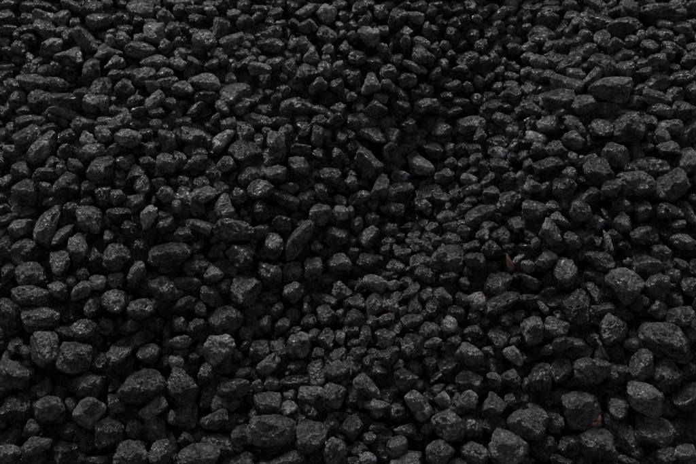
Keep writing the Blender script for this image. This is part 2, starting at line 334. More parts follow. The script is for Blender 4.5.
# ------------------------------------------------------------------ the stones seen in the photograph
# x, y, long side, short side, tilt, shape letter + tone (1 darkest .. 4 brightest, n brown; own colour plus light and shade painted in); read off the photograph in its pixels
TABLE = """
666.5,337.5,50.5,27,-18,o3 508.0,446.8,37.5,35,16,r4 271.5,429.2,47.5,27.5,-8,o4 599.5,446.8,40,32.5,-30,o3 142.0,385.0,46,28,7,o3 
582.0,409.2,37.5,32.5,16,b3 589.5,370.5,37.5,30,50,b3 623.2,434.2,50,22.5,-40,b3 625.8,283.2,37.5,29.5,-45,b4 652.0,429.2,40,27.5,-13,b3 
525.8,420.5,39.5,27.5,-1,b4 182.8,388.0,32.5,32.5,-31,r3 311.5,436.8,33.5,31,90,r3 15.0,374.2,37.5,27.5,-25,b3 45.5,350.5,37,26.5,88,b4 
225.2,319.5,36.5,26.5,-5,r3 449.2,426.8,35,27.5,-50,b3 74.5,358.5,31.5,30.5,-25,r4 245.2,292.0,32,30,70,b3 8.8,314.5,37.5,25,-70,a3 
644.5,398.0,33.5,27.5,5,b4 574.5,303.2,31,29.5,-6,a3 299.0,239.5,48,19,47,b4 108.0,433.0,32.5,28,30,a3 130.0,454.2,32.5,27.5,11,a3 
219.0,348.0,33,27,13,a4 448.0,256.5,33.5,26.5,-15,b3 670.8,186.0,34,26,51,b3 199.0,455.5,39,22.5,-10,b4 219.0,446.8,36.5,24,-25,a2 
50.0,412.5,30,29,110,r3 665.8,374.2,30,29,7,a3 233.5,230.0,40,21.5,-22,a3 170.2,253.2,42.5,20,-5,b3 186.0,415.0,32.5,26,55,b3 48.2,224.0,41.5,20,58,o4 
440.0,454.2,30,27.5,28,a4 613.2,329.2,31,26.5,-60,o3 475.5,455.5,34,24,-30,b3 88.8,385.0,34,23,14,a3 598.2,172.2,29,26.5,-30,b3 
543.2,446.8,27.5,27.5,-68,r2 41.2,318.2,35.5,21,-13,b4 642.0,365.5,32.5,22.5,80,b4 27.5,250.8,31,23.5,-4,a3 610.8,88.8,37.5,19,13,b3 
532.0,330.5,29,24.5,80,a4 635.8,182.2,35.5,20,4,o3 539.5,378.0,29.5,24,-80,o3 116.2,255.8,28,25,1,a3 500.5,303.2,40,17.5,38,a3 88.8,411.8,28,25,35,b4 
628.2,126.0,29,24,-20,b3 31.2,274.5,29,23.5,-15,r3 32.0,295.8,36.5,18.5,-15,o3 688.2,398.0,30,22.5,40,b3 658.2,287.5,27.5,24,64,b3 
90.5,219.5,28,23.5,92,b4 165.2,287.5,30.5,21.5,-20,a3 555.0,329.2,26,25,-28,a4 270.2,275.8,27.5,23.5,90,a3 189.0,203.5,34,19,-40,b3 
116.2,300.8,30,21,-21,a3 43.8,148.5,34,18.5,35,o3 161.2,454.2,25,25,30,a4 565.0,270.8,26,24,-8,a3 368.0,163.5,31,20,-42,b3 241.0,254.5,29.5,21,6,a3 
662.0,12.5,37.5,16.5,17,a2 615.8,156.0,27.5,22.5,-28,o2 652.0,166.0,37.5,16.5,-14,a2 335.2,453.0,27.5,22.5,70,a3 560.8,370.5,27.5,22.5,90,o2 
480.5,215.5,32.5,19,25,s3 498.0,283.2,28.5,21.5,5,o3 334.0,394.2,26,23,15,a4 232.8,388.0,34,17.5,6,a3 282.8,460.5,42.5,14,6,o3 269.0,401.8,27,22,14,o3 
662.0,350.5,47.5,12.5,2,b3 368.0,386.8,31,19,-30,a4 418.0,405.5,31,19,-45,a4 299.0,344.2,24.5,24,-10,a4 469.2,355.5,28,21,-25,b3 
272.8,246.5,25,23,47,a3 578.2,350.5,26,22,22,a3 13.8,406.0,30,19,-11,a3 469.2,380.0,27,21,17,bn 123.8,363.0,25,22.5,90,a2 412.2,345.5,25,22.5,60,b3 
155.0,429.2,25,22.5,90,b3 493.0,403.5,25,22.5,15,t3 398.0,191.5,31,18,30,b3 339.0,263.2,26.5,21,2,o3 67.0,184.8,29,19,24,a3 78.0,248.2,29,19,85,a3 
86.2,329.5,26.5,20.5,5,a3 101.2,168.5,27,20,2,b3 243.5,436.0,24,22.5,30,a3 227.8,402.5,33.5,16,-3,b3 552.5,423.0,25.5,21,-35,a3 
564.0,189.8,23.5,22.5,90,b3 245.2,148.5,31,17,-21,a3 450.5,364.2,25.5,20,30,b3 552.0,232.5,26,19.5,-24,a4 62.5,453.0,22.5,22.5,-36,a2 
617.0,373.0,22.5,22.5,46,a3 25.0,191.0,24,21,-19,r3 297.8,167.2,24,21,-40,a3 679.5,315.8,28,18,16,a3 292.8,270.8,25,20,-8,a3 8.8,455.5,25,20,-9,a3 
337.8,370.5,25,20,23,a3 405.5,379.2,25,20,-8,a3 353.0,428.0,25,20,90,a2 687.0,455.5,25,20,21,b3 485.5,270.8,30,16.5,30,a2 599.5,259.5,30,16.5,-19,a2 
72.0,55.0,26,19,-30,t4 137.5,274.5,27.5,17.5,65,a3 120.0,354.2,27.5,17.5,1,a3 284.0,199.8,31,15.5,-25,a3 473.0,425.5,24,20,-5,a2 
495.5,424.2,24,20,17,b3 569.5,445.5,24,20,90,a2 274.0,155.5,29,16.5,11,b2 224.8,207.5,24.5,19.5,50,s4 140.5,308.2,26.5,18,14,o3 
316.5,374.2,26.5,18,-75,s3 534.5,209.8,25,19,6,o3 6.2,249.5,25,19,90,a3 355.5,396.8,25,19,28,a2 115.0,405.0,22.5,21,-53,a2 310.2,406.8,22.5,21,-8,a2 
603.2,65.5,26,18,-35,o3 199.0,264.5,24.5,19,-30,a3 371.8,134.0,30,15.5,-27,t3 559.0,98.2,29,16,10,b2 471.8,124.8,29,16,16,a3 
30.0,138.0,26.5,17.5,20,b3 235.2,92.0,29.5,15.5,6,o3 21.2,228.2,24,19,-22,o3 60.5,263.2,24,19,90,b3 391.8,166.0,26,17.5,29,t2 
279.0,353.0,24.5,18.5,90,a4 385.5,337.5,21.5,21,-47,a4 203.5,42.0,21.5,21,-44,b4 222.8,365.5,22.5,20,-6,a3 312.8,267.0,22.5,20,24,a4 
261.5,210.5,23,19.5,80,a3 68.8,100.8,33,13.5,-12,b2 66.2,315.8,27,16.5,-35,a2 141.2,9.0,24,18.5,4,b3 200.2,226.5,28.5,15.5,-31,s3 
259.0,351.8,21.5,20.5,90,r3 191.0,134.0,22,20,30,t3 369.2,261.5,27.5,16,-5,a3 336.5,236.0,25,17.5,-10,b3 297.8,381.0,35,12.5,-4,a2 
345.2,430.5,25,17.5,90,a2 455.5,404.2,25,17.5,90,a3 680.8,433.0,25,17.5,-25,a2 479.2,67.5,26.5,16.5,40,o1 646.5,263.2,29,15,-4,s3 
211.5,297.5,27,16,-35,a3 294.0,292.0,24,18,21,b3 379.2,184.8,21,20.5,7,o3 326.5,315.8,21.5,20,90,a3 269.0,365.5,26,16.5,35,a3 
206.5,82.0,26,16.5,-25,o4 376.8,408.0,26,16.5,-16,a3 687.0,158.5,22.5,19,-11,b3 668.2,406.8,22.5,19,-60,a3 562.0,396.8,22.5,19,50,a3 
369.2,236.5,23,18.5,50,s3 120.0,123.5,26.5,16,40,a2 260.2,122.2,32.5,13,-17,o2 624.5,25.8,29,14.5,4,o2 122.5,346.0,28,15,9,a3 186.5,284.0,28,15,-19,a4 
172.8,307.0,28,15,5,b2 320.2,213.5,22,19,-2,b4 546.2,260.0,23,18,30,a4 36.2,444.2,27.5,15,11,a4 215.2,420.0,27.5,15,13,a3 567.0,84.5,30.5,13.5,-13,o3 
224.0,140.5,26.5,15.5,25,a4 43.0,99.0,24,17,7,o2 642.0,211.5,22.5,18,90,o2 375.0,283.2,27,15,-22,s4 601.5,310.8,27,15,25,a3 148.8,353.0,23,17.5,1,a3 
374.2,304.5,20,20,31,r3 133.8,430.5,20,20,30,a2 206.5,395.5,20,20,5,a2 396.8,413.0,20,20,40,a3 581.5,211.0,23.5,17,-11,b3 153.0,408.0,28.5,14,19,a4 
34.5,82.5,29.5,13.5,-9,b2 396.8,445.5,21.5,18.5,2,b3 422.5,167.2,24,16.5,-35,a4 101.2,87.5,22.5,17.5,60,b3 420.5,262.0,22.5,17.5,26,a3 
11.2,439.2,22.5,17.5,26,a2 148.5,217.5,24.5,16,80,a4 260.2,187.2,26,15,11,a4 393.0,208.5,26,15,10,a3 81.2,292.0,25,15.5,29,o3 
622.0,224.0,22,17.5,-50,o3 106.2,51.2,29.5,13,8,t3 618.2,408.0,20,19,-36,a3 304.0,75.0,23,16.5,40,a3 85.0,40.0,26,14.5,-65,o3 
370.5,86.2,21.5,17.5,50,a4 135.0,202.2,21.5,17.5,45,t3 58.8,290.8,21.5,17.5,-15,a3 142.5,338.5,25,15,2,a3 542.0,33.8,25,15,10,o3 
682.0,242.0,25,15,10,o2 662.0,455.5,25,15,21,a2 91.2,72.5,24,15.5,62,a2 326.5,339.2,22.5,16.5,90,a3 491.8,110.0,22.5,16.5,22,a3 
429.2,192.2,26.5,14,21,s3 640.0,235.8,20.5,18,90,o3 131.2,229.5,21,17.5,-75,a2 341.5,289.5,21,17.5,9,an 101.2,362.5,21,17.5,41,a3 
128.8,137.2,26,14,-11,a4 679.5,237.5,25,14.5,14,o2 203.5,193.5,25,14.5,-5,o4 629.0,10.5,19,19,60,t3 658.2,310.8,19,19,41,a2 389.2,355.5,22.5,16,15,a3 
583.2,103.8,24,15,8,o3 599.5,278.2,30,12,-15,b2 310.2,394.2,24,15,-6,s3 597.0,22.0,27.5,13,-2,o2 249.0,174.8,24.5,14.5,11,o3 262.8,323.2,19.5,18,69,t3 
62.5,235.0,28,12.5,38,o3 692.0,131.0,20,17.5,64,b2 669.5,212.2,25,14,-13,o3 107.5,325.8,20,17.5,90,a2 689.5,285.8,20,17.5,-26,a2 
635.8,304.5,20,17.5,-50,a2 86.2,443.0,20,17.5,90,a1 93.8,306.5,22.5,15.5,30,a3 245.2,131.5,21,16.5,-12,a3 510.5,199.8,21,16.5,10,a3 
92.5,151.5,26.5,13,2,a3 605.8,108.8,27.5,12.5,-5,o3 565.8,319.5,27.5,12.5,-25,a3 306.5,201.0,19.5,17.5,90,a3 476.8,300.8,19.5,17.5,50,a4 
492.5,250.8,20.5,16.5,-30,a3 423.0,55.5,22.5,15,-22,o3 167.5,141.0,22.5,15,90,b3 331.5,132.2,22.5,15,90,b1 475.0,260.0,22.5,15,-12,o3 
514.2,355.5,22.5,15,-28,a4 592.0,399.2,22.5,15,-4,a3 196.5,327.0,21,16,31,a3 143.8,76.2,22,15,-3,b2 573.2,141.0,20,16.5,-30,b3 
355.5,317.0,20,16.5,-4,b3 276.0,173.0,23.5,14,7,b3 601.5,128.0,23.5,14,-11,o2 46.2,29.5,22.5,14.5,-38,o3 498.0,337.5,21,15.5,-21,a3 
179.0,161.0,21,15.5,90,b3 405.5,430.5,24,13.5,8,a3 276.0,140.5,18.5,17.5,90,b4 301.5,105.0,21.5,15,10,s2 138.8,247.0,21.5,15,18,a2 
231.5,270.8,21.5,15,-6,a2 155.8,31.5,20,16,13,b4 375.0,107.5,22,14.5,13,o3 633.2,343.0,21,15,3,a3 183.5,90.5,21,15,-25,b3 657.0,60.5,21,15,-21,a3 
569.5,63.8,22.5,14,30,a3 658.2,80.0,22.5,14,15,o3 15.0,152.2,21,15,-30,a4 330.2,176.0,21,15,-4,a3 340.2,213.5,18,17.5,110,a4 302.8,226.0,21,15,0,a3 
443.0,176.0,22.5,14,10,a2 548.2,124.8,21,15,21,b3 44.5,390.5,21,15,70,a3 538.2,396.8,22.5,14,-1,a2 181.5,342.0,25,12.5,5,a2 562.0,344.2,19.5,16,50,a3 
398.0,19.5,19.5,16,80,o3 224.8,285.8,20,15.5,-5,o3 166.2,162.2,17.5,17.5,22,o3 206.0,373.0,17.5,17.5,-57,a3 469.2,399.2,17.5,17.5,90,b4 
410.5,440.5,17.5,17.5,32,a1 221.5,27.5,18.5,16.5,90,b3 104.5,196.5,18.5,16.5,90,b2 449.2,325.0,18.5,16.5,90,a4 227.8,164.8,19,16,-31,o3 
358.5,198.0,22.5,13.5,35,a3 411.8,320.8,22.5,13.5,7,on 324.0,299.5,27.5,11,-23,an 22.0,169.8,19.5,15.5,-10,o2 282.0,223.5,20,15,-11,a3 
425.5,104.5,25,12,18,o3 618.2,103.8,20,15,-60,a2 3.8,161.0,20,15,90,a1 424.2,207.2,20,15,-17,a2 623.2,204.8,20,15,-17,a2 212.8,273.2,20,15,16,a3 
281.5,327.0,20,15,45,a2 455.5,313.2,20,15,-25,a3 594.5,337.0,20,15,4,a2 68.8,430.5,20,15,1,a1 287.8,430.5,20,15,90,a2 389.2,395.5,20,15,-13,on 
511.8,376.8,20,15,-24,a3 140.0,48.8,26,11.5,-12,o3 155.0,61.8,26,11.5,-1,o3 249.0,75.0,23,13,-6,a2 297.8,367.5,19,15.5,25,on 368.5,35.0,21,14,-9,a4 
547.0,20.0,21,14,-2,o3 548.2,163.5,28,10.5,19,o3 430.5,329.5,21,14,-9,an 247.2,163.5,19.5,15,11,a3 267.0,298.2,20,14.5,-5,o2 327.0,13.8,17,17,-30,a4 
212.8,174.8,17.5,16.5,-33,a2 688.2,214.0,23,12.5,-40,s3 99.5,21.0,23,12.5,3,o2 657.0,96.2,25,11.5,6,o3 83.8,124.2,23,12.5,-13,o3 
93.0,103.0,18.5,15.5,-19,s3 52.5,47.0,22,13,22,a2 501.0,234.5,19,15,13,a3 274.0,46.2,19,15,14,a2 585.8,143.5,19,15,80,a2 669.5,159.8,19,15,-4,a3 
31.2,428.0,19,15,13,a2 331.5,424.2,19,15,60,a3 443.5,297.5,21,13.5,-45,b3 114.5,65.5,19.5,14.5,25,a2 365.5,336.8,22.5,12.5,90,on 
669.5,147.2,22.5,12.5,0,o3 575.8,127.2,22.5,12.5,-42,o3 184.0,304.5,22.5,12.5,25,a2 622.0,314.5,22.5,12.5,1,a1 33.8,459.2,22.5,12.5,-5,a3 
554.5,148.5,20,14,18,a3 461.8,300.8,17.5,16,-23,b2 660.8,252.0,20,14,-9,a3 167.5,363.0,17.5,16,63,a3 246.5,335.0,18.5,15,-55,a3 
11.2,56.2,19,14.5,-30,o1 47.0,173.5,25,11,-7,a3 245.2,23.8,16.5,16.5,35,o2 97.5,282.0,16.5,16.5,50,a4 289.0,409.2,16.5,16.5,62,a4 
414.8,366.8,16.5,16.5,9,on 408.0,81.2,17,16,40,a3 16.2,345.5,17.5,15.5,18,a2 19.5,98.8,18,15,15,a2 510.5,94.5,20,13.5,1,b3 558.2,62.0,20,13.5,7,o2 
317.8,136.0,21.5,12.5,85,b3 425.5,274.0,21.5,12.5,-23,a3 337.8,355.0,19,14,0,a2 317.8,87.5,19,14,45,o3 326.5,32.5,19,14,9,a3 103.8,134.8,19,14,-60,b3 
237.8,194.8,19,14,7,a3 7.5,273.2,19,14,27,a3 96.2,257.0,19,14,90,a3 360.5,449.2,19,14,-22,on 214.0,218.5,16.5,16,-9,a4 669.5,126.0,24,11,8,a3 
15.0,87.5,19.5,13.5,-30,a3 426.8,247.0,21,12.5,-50,s3 45.0,17.5,21,12.5,-10,a3 154.5,101.2,21,12.5,30,a3 468.0,58.8,21,12.5,20,o3 
692.0,10.0,17.5,15,40,o2 692.0,92.5,17.5,15,68,o2 166.2,194.0,17.5,15,14,a3 301.5,129.8,17.5,15,47,a2 220.2,187.2,17.5,15,18,a3 
610.8,187.2,17.5,15,-4,o3 116.2,279.5,17.5,15,-21,a3 65.0,333.2,21,12.5,-30,a2 292.8,317.0,17.5,15,80,on 396.0,267.5,17.5,15,-43,bn 
573.2,239.5,17.5,15,5,a3 549.5,279.5,17.5,15,71,a2 688.2,337.0,17.5,15,90,a1 615.8,354.2,17.5,15,-75,a2 292.8,45.0,18.5,14,90,a3 
560.8,219.0,22.5,11.5,-12,a3 306.5,12.5,22.5,11.5,25,a3 503.0,121.0,22.5,11.5,-16,o3 588.2,196.0,22.5,11.5,43,o2 327.0,279.0,21.5,12,7,o3 
540.0,62.5,19,13.5,-31,a4 77.5,164.8,19,13.5,2,b2 302.8,183.5,19,13.5,5,a3 434.2,149.8,19,13.5,6,o3 633.2,80.0,16.5,15.5,-33,o2 
142.5,183.5,16.5,15.5,-22,a3 393.0,136.0,16.5,15.5,12,b2 182.8,234.0,17.5,14.5,13,o3 446.8,217.0,19.5,13,-8,a4 118.8,213.5,23,11,-7,a3 
550.0,173.5,18,14,-13,a3 357.5,303.2,18,14,11,on 97.0,33.0,20,12.5,-13,o2 683.2,110.0,20,12.5,-19,o3 197.8,161.8,20,12.5,7,o3 
385.5,121.0,20,12.5,-17,o2 130.0,325.8,20,12.5,-4,o2 18.8,337.0,20,12.5,-27,a1 22.5,238.2,20,12.5,19,a2 246.5,235.8,20,12.5,9,a3 
473.0,332.0,20,12.5,18,a2 490.5,292.0,20,12.5,-50,a2 532.0,339.5,20,12.5,30,a3 172.5,385.5,20,12.5,90,a3 629.5,353.0,20,12.5,-5,a2 
125.5,86.8,18.5,13.5,-16,a3 290.2,67.5,16,15.5,11,a3 324.0,70.0,16.5,15,1,o3 677.0,5.0,16.5,15,31,o3 246.5,212.2,16.5,15,90,a3 
609.5,141.0,22.5,11,-14,o2 146.2,287.5,16.5,15,13,o3 156.2,323.2,16.5,15,-60,a1 433.0,308.2,16.5,15,90,o2 514.2,332.0,16.5,15,20,a3 
450.5,239.0,19,13,-16,a3 65.5,113.0,29,8.5,-23,s2 544.5,189.0,17.5,14,80,o3 165.5,225.0,19.5,12.5,11,a3 58.8,85.0,19.5,12.5,-25,a2 
277.0,311.5,18,13.5,35,o2 530.8,108.8,21,11.5,-28,o3 133.8,171.5,21,11.5,14,t3 594.5,293.2,24,10,-55,b2 388.0,72.5,16.5,14.5,6,o3 
123.8,41.2,19,12.5,-60,o2 92.0,9.5,19,12.5,21,a2 400.0,174.8,19,12.5,16,a4 441.8,128.5,19,12.5,6,o3 672.0,274.5,17.5,13.5,-21,a3 
596.5,222.0,18,13,-25,a4 403.0,255.2,18,13,2,b3 71.2,210.0,15.5,15,-45,o2 118.8,197.2,15.5,15,90,a2 242.0,108.8,18.5,12.5,11,a2 
109.2,179.0,18.5,12.5,33,a3 305.2,43.8,16.5,14,8,a3 603.2,38.8,16.5,14,-30,b4 592.0,77.5,21,11,45,o3 443.0,139.0,16.5,14,25,a3 
28.8,315.8,16.5,14,90,a4 245.2,373.0,21,11,12,on 444.2,400.0,16.5,14,-33,a4 378.0,450.5,16.5,14,-9,o2 70.0,228.5,20,11.5,24,o2 
499.2,164.8,20,11.5,-15,a3 449.2,276.5,20,11.5,17,on 411.8,292.0,20,11.5,40,a3 654.5,344.5,20,11.5,30,a4 660.8,110.0,22.5,10,-1,o2 
66.2,152.2,15,15,-29,a3 321.5,191.0,15,15,21,a2 409.2,126.0,15,15,12,a3 415.5,141.0,15,15,-26,a2 464.2,137.2,15,15,-5,a2 356.8,224.0,15,15,3,a3 
515.5,223.5,15,15,18,a3 527.0,223.5,15,15,40,a3 634.5,151.0,15,15,-17,a2 648.2,122.2,15,15,-45,o2 659.5,223.5,15,15,-57,o1 251.5,318.2,15,15,65,a1 
425.5,293.2,15,15,-15,an 450.5,288.2,15,15,-14,a2 506.8,319.5,15,15,86,a2 638.2,253.2,25,9,2,b3 652.0,239.5,15,15,78,a1 604.5,342.0,15,15,-40,a2 
176.5,363.0,15,15,-6,a4 251.5,395.5,15,15,-24,a1 363.0,419.2,22.5,10,-23,a2 688.2,370.5,15,15,23,a1 339.0,156.0,16.5,13.5,90,a3 
440.5,197.2,20,11,-17,o3 465.5,231.5,17.5,12.5,6,b2 448.0,347.5,17.5,12.5,32,on 337.8,36.2,17.5,12.5,28,a2 624.5,68.8,17.5,12.5,8,a3 
27.5,212.2,17.5,12.5,6,o1 227.8,123.5,17.5,12.5,-6,a2 42.5,235.8,17.5,12.5,-10,a4 307.8,322.0,17.5,12.5,32,on 226.5,243.2,17.5,12.5,13,a2 
266.5,237.0,17.5,12.5,21,a2 390.5,305.8,17.5,12.5,-7,a3 674.5,298.2,17.5,12.5,-16,a1 549.5,292.0,17.5,12.5,11,a1 189.5,368.0,17.5,12.5,-3,a3 
181.5,353.0,17.5,12.5,-8,a3 385.0,435.5,17.5,12.5,-1,a3 368.0,458.5,17.5,12.5,3,a4 358.0,353.0,17.5,12.5,2,a3 672.0,446.8,17.5,12.5,-3,a1 
289.0,187.2,19,11.5,-17,a3 311.5,54.5,15,14.5,-3,t4 402.5,149.0,15,14.5,41,a3 286.5,107.5,15.5,14,90,a3 415.0,23.8,15.5,14,90,o2 
207.8,139.8,15.5,14,17,a3 389.2,229.0,18,12,22,a3 415.5,67.0,24,9,-28,o4 414.2,158.5,16,13.5,-23,o4 260.2,67.5,21.5,10,-4,a4 384.2,51.2,16.5,13,-32,a3 
324.0,112.5,22.5,9.5,-32,s2 395.5,329.2,17,12.5,16,a3 598.2,4.5,23.5,9,-25,o3 222.8,107.5,15,14,90,o3 389.2,87.5,17.5,12,-33,a3 642.0,63.8,15,14,30,o2 
371.8,219.8,15,14,-20,a3 180.2,324.5,15,14,90,a3 415.0,308.2,15,14,90,on 429.2,364.2,15,14,90,a2 680.8,77.5,19,11,30,o3 497.5,141.0,19,11,-5,o3 
600.8,151.0,19,11,2,o2 379.2,371.0,19,11,-8,o2 62.5,18.8,16.5,12.5,10,a2 354.5,146.5,16.5,12.5,15,o3 428.0,124.8,16.5,12.5,-22,o2 
480.5,136.0,16.5,12.5,90,a3 531.5,184.8,16.5,12.5,23,a4 272.8,383.0,16.5,12.5,-18,s3 329.0,96.2,18.5,11,-25,a2 583.2,255.0,18.5,11,60,s3 
232.0,40.0,22.5,9,12,o4 353.5,38.8,15,13.5,90,o2 529.5,280.8,22.5,9,-23,a2 96.2,461.0,22.5,9,-16,a3 386.8,381.8,22.5,9,13,a2 120.0,20.0,15.5,13,30,o2 
260.2,231.0,17.5,11.5,8,b3 494.2,379.2,17.5,11.5,-24,a3 201.5,182.2,16,12.5,-18,o2 261.5,227.2,20,10,10,a2 92.5,234.5,20,10,28,a2 
260.2,344.5,20,10,5,o3 199.0,237.0,20,10,35,a2 529.5,299.5,20,10,4,a2 524.5,448.0,20,10,90,a2 206.5,96.2,21,9.5,-13,a3 274.0,32.5,16.5,12,8,a2 
433.5,229.0,14,14,38,b2 222.8,5.5,14,14,-53,a3 4.5,91.2,14.5,13.5,5,o2 211.5,13.8,15,13,90,a3 394.2,40.0,15,13,-7,o2 609.5,249.5,15.5,12.5,-55,a3 
166.2,16.2,15.5,12.5,8,o2 480.5,46.2,15.5,12.5,50,a3 564.5,44.5,21.5,9,9,o3 216.5,235.8,17.5,11,24,a3 55.0,201.0,22.5,8.5,4,a2 538.2,75.0,19,10,-1,o3 
489.2,179.8,19,10,48,a3 381.8,11.2,16.5,11.5,-17,o3 529.5,90.0,16.5,11.5,2,a3 68.8,136.0,16.5,11.5,18,a3 358.0,57.0,18,10.5,-6,o2 
584.5,37.5,14,13.5,-40,o3 257.8,386.8,14,13.5,90,a3 483.0,235.8,15,12.5,38,a4 354.2,78.8,15,12.5,90,o2 454.2,87.5,15,12.5,30,a3 
560.8,32.5,15,12.5,45,o2 642.0,91.2,15,12.5,25,o2 47.5,189.0,15,12.5,-16,a3 123.8,162.2,15,12.5,-45,a3 107.5,222.2,15,12.5,-60,o1 
286.5,131.0,15,12.5,-8,a2 316.5,177.2,15,12.5,60,a3 339.0,201.0,15,12.5,-6,o3 342.8,186.0,15,12.5,90,o3 319.0,121.0,15,12.5,-18,o2 
390.0,149.0,15,12.5,-20,o2 476.8,159.8,15,12.5,16,a3 463.0,148.5,15,12.5,40,a2 373.0,203.5,15,12.5,-40,a3 360.5,209.8,15,12.5,-26,a2 
532.0,127.2,15,12.5,70,a3 537.5,149.0,15,12.5,16,a3 569.5,173.0,15,12.5,-23,b3 7.5,285.8,15,12.5,37,o2 314.0,334.5,15,12.5,90,a2 
200.2,309.5,15,12.5,90,a2 314.0,307.0,15,12.5,30,an 311.5,237.0,15,12.5,-64,a2 464.2,284.5,15,12.5,90,a1 454.2,340.8,15,12.5,57,a3 
528.2,265.8,15,12.5,-45,a3 529.5,237.0,15,12.5,-30,a2 609.5,293.2,15,12.5,-45,a1 574.5,254.5,15,12.5,90,a2 71.2,405.0,15,12.5,90,a2 
60.0,393.0,15,12.5,-34,a1 26.2,353.0,15,12.5,90,a2 186.0,439.2,15,12.5,-26,a3 254.0,415.5,15,12.5,33,a2 179.0,459.2,15,12.5,-3,a3 
438.0,412.5,15,12.5,18,a3 428.0,429.2,15,12.5,27,a2 493.0,363.0,15,12.5,-44,a2 399.2,365.5,15,12.5,1,a2 484.2,358.0,15,12.5,-22,a2 
647.0,459.2,15,12.5,-15,a2 115.0,75.0,15.5,12,30,a2 68.8,36.8,15.5,12,60,a2 553.2,134.8,17.5,10.5,3,o2 688.2,61.2,13.5,13.5,30,a2 
275.2,62.5,16.5,11,-8,o3 554.5,206.0,16.5,11,6,o2 71.2,5.5,18,10,-35,o3 336.0,85.0,15,12,-6,o3 307.8,25.0,18,10,12,s3 195.2,110.0,20,9,43,a2 
301.0,148.5,20,9,-7,a3 535.8,137.2,20,9,-8,a4 560.8,460.5,20,9,0,a2 624.5,55.5,17,10.5,20,o3 420.5,42.5,18.5,9.5,-17,o3 120.0,112.5,19.5,9,-11,o2 
275.2,14.5,13.5,13,-5,b3 45.0,72.5,14,12.5,-1,o3 264.0,110.0,17.5,10,-6,a2 453.0,60.0,14,12.5,-19,a1 615.8,45.0,14,12.5,3,a3 528.2,36.2,14,12.5,90,o2 
105.0,121.5,17.5,10,12,o2 158.8,184.8,14,12.5,90,a3 317.8,154.8,14,12.5,90,a2 334.0,121.0,17.5,10,37,a3 491.8,191.0,17.5,10,0,a3 
499.2,152.2,17.5,10,-6,o4 489.2,226.0,17.5,10,-4,a2 386.8,318.2,17.5,10,13,on 474.2,318.2,14,12.5,90,on 358.0,270.8,14,12.5,-7,a3 
577.0,343.2,17.5,10,-2,o3 249.0,458.0,17.5,10,-32,a1 369.2,438.5,14,12.5,50,a2 375.0,62.5,16.5,10.5,-15,o3 608.2,218.2,23,7.5,-55,a2 
265.2,82.5,15,11.5,90,a2 401.8,96.2,15,11.5,-46,b3 490.5,32.5,15,11.5,-11,o2 435.5,50.0,15,11.5,90,a2 589.5,50.0,15,11.5,-1,o3 674.5,93.8,15,11.5,9,o2 
474.2,149.8,15,11.5,11,o3 662.0,136.0,15,11.5,-13,b3 115.0,387.5,15,11.5,3,a2 194.0,358.0,15,11.5,29,a2 438.0,389.2,15,11.5,3,on 
369.2,360.5,15,11.5,10,a2 113.8,149.8,19,9,30,a3 425.5,88.8,15.5,11,-8,a2 8.8,218.2,20,8.5,10,a2 498.0,16.2,20,8.5,45,s3 27.5,119.8,20,8.5,4,o2 
58.8,119.0,20,8.5,-31,a3 369.2,123.0,20,8.5,-13,o3 173.0,29.5,13.5,12.5,-21,o3 165.0,47.5,13.5,12.5,44,a3 222.8,51.2,22.5,7.5,-5,s3 
87.0,138.0,13.5,12.5,22,a4 146.2,136.0,13.5,12.5,90,o3 82.5,273.2,13.5,12.5,27,a2 75.0,345.8,22.5,7.5,2,o3 629.5,461.8,22.5,7.5,-7,o2 
404.2,31.2,17.5,9.5,3,t3 433.5,342.0,19.5,8.5,12,a4 614.5,236.5,15,11,-40,a3 211.5,66.2,16.5,10,29,o2 363.5,23.8,16.5,10,58,o3 435.5,75.0,15,11,35,a2 
579.5,85.0,15,11,5,o2 181.5,181.0,16.5,10,9,o1 281.5,121.0,16.5,10,13,a2 246.5,363.5,15,11,32,a3 105.0,105.0,18,9,80,a3 196.5,10.5,19,8.5,-1,a2 
489.2,201.0,16,10,-26,o2 125.0,30.0,15,10.5,17,o1 575.8,73.8,17.5,9,-5,o3 682.0,27.5,17.5,9,-14,o3 48.8,128.5,17.5,9,21,a2 11.2,132.2,17.5,9,90,a2 
471.8,245.0,17.5,9,9,o3 371.8,269.5,17.5,9,-1,an 389.2,275.8,17.5,9,1,an 168.0,82.0,18.5,8.5,7,s2 473.0,189.0,18.5,8.5,17,a3 
677.0,225.0,16.5,9.5,25,o3 110.0,236.5,12.5,12.5,-13,o2 312.8,7.5,12.5,12.5,43,a3 180.2,11.2,12.5,12.5,-41,a2 344.0,96.2,12.5,12.5,-65,o2 
468.0,88.8,12.5,12.5,60,a3 635.8,101.2,12.5,12.5,31,a2 537.0,10.0,12.5,12.5,45,a3 156.2,169.8,12.5,12.5,30,a3 491.8,128.5,12.5,12.5,40,a2 
351.8,182.2,12.5,12.5,24,o3 458.0,123.5,12.5,12.5,50,a2 649.5,136.0,12.5,12.5,59,o3 575.8,221.0,12.5,12.5,10,a1 97.5,342.0,12.5,12.5,10,a2 
170.0,343.2,12.5,12.5,22,o3 316.5,247.0,12.5,12.5,50,a2 406.8,282.0,12.5,12.5,30,a3 438.0,319.5,12.5,12.5,7,a2 495.5,267.0,12.5,12.5,-47,a2 
483.0,335.8,12.5,12.5,88,b2 518.0,317.0,12.5,12.5,-26,a2 353.0,253.2,12.5,12.5,-21,a2 373.0,320.8,12.5,12.5,21,an 141.2,441.8,12.5,12.5,-1,a1 
241.5,420.5,12.5,12.5,19,a1 299.0,420.5,12.5,12.5,85,a1 246.5,62.5,19.5,8,24,a2 329.0,50.0,13.5,11.5,-16,o2 6.2,16.5,15.5,10,8,b2 
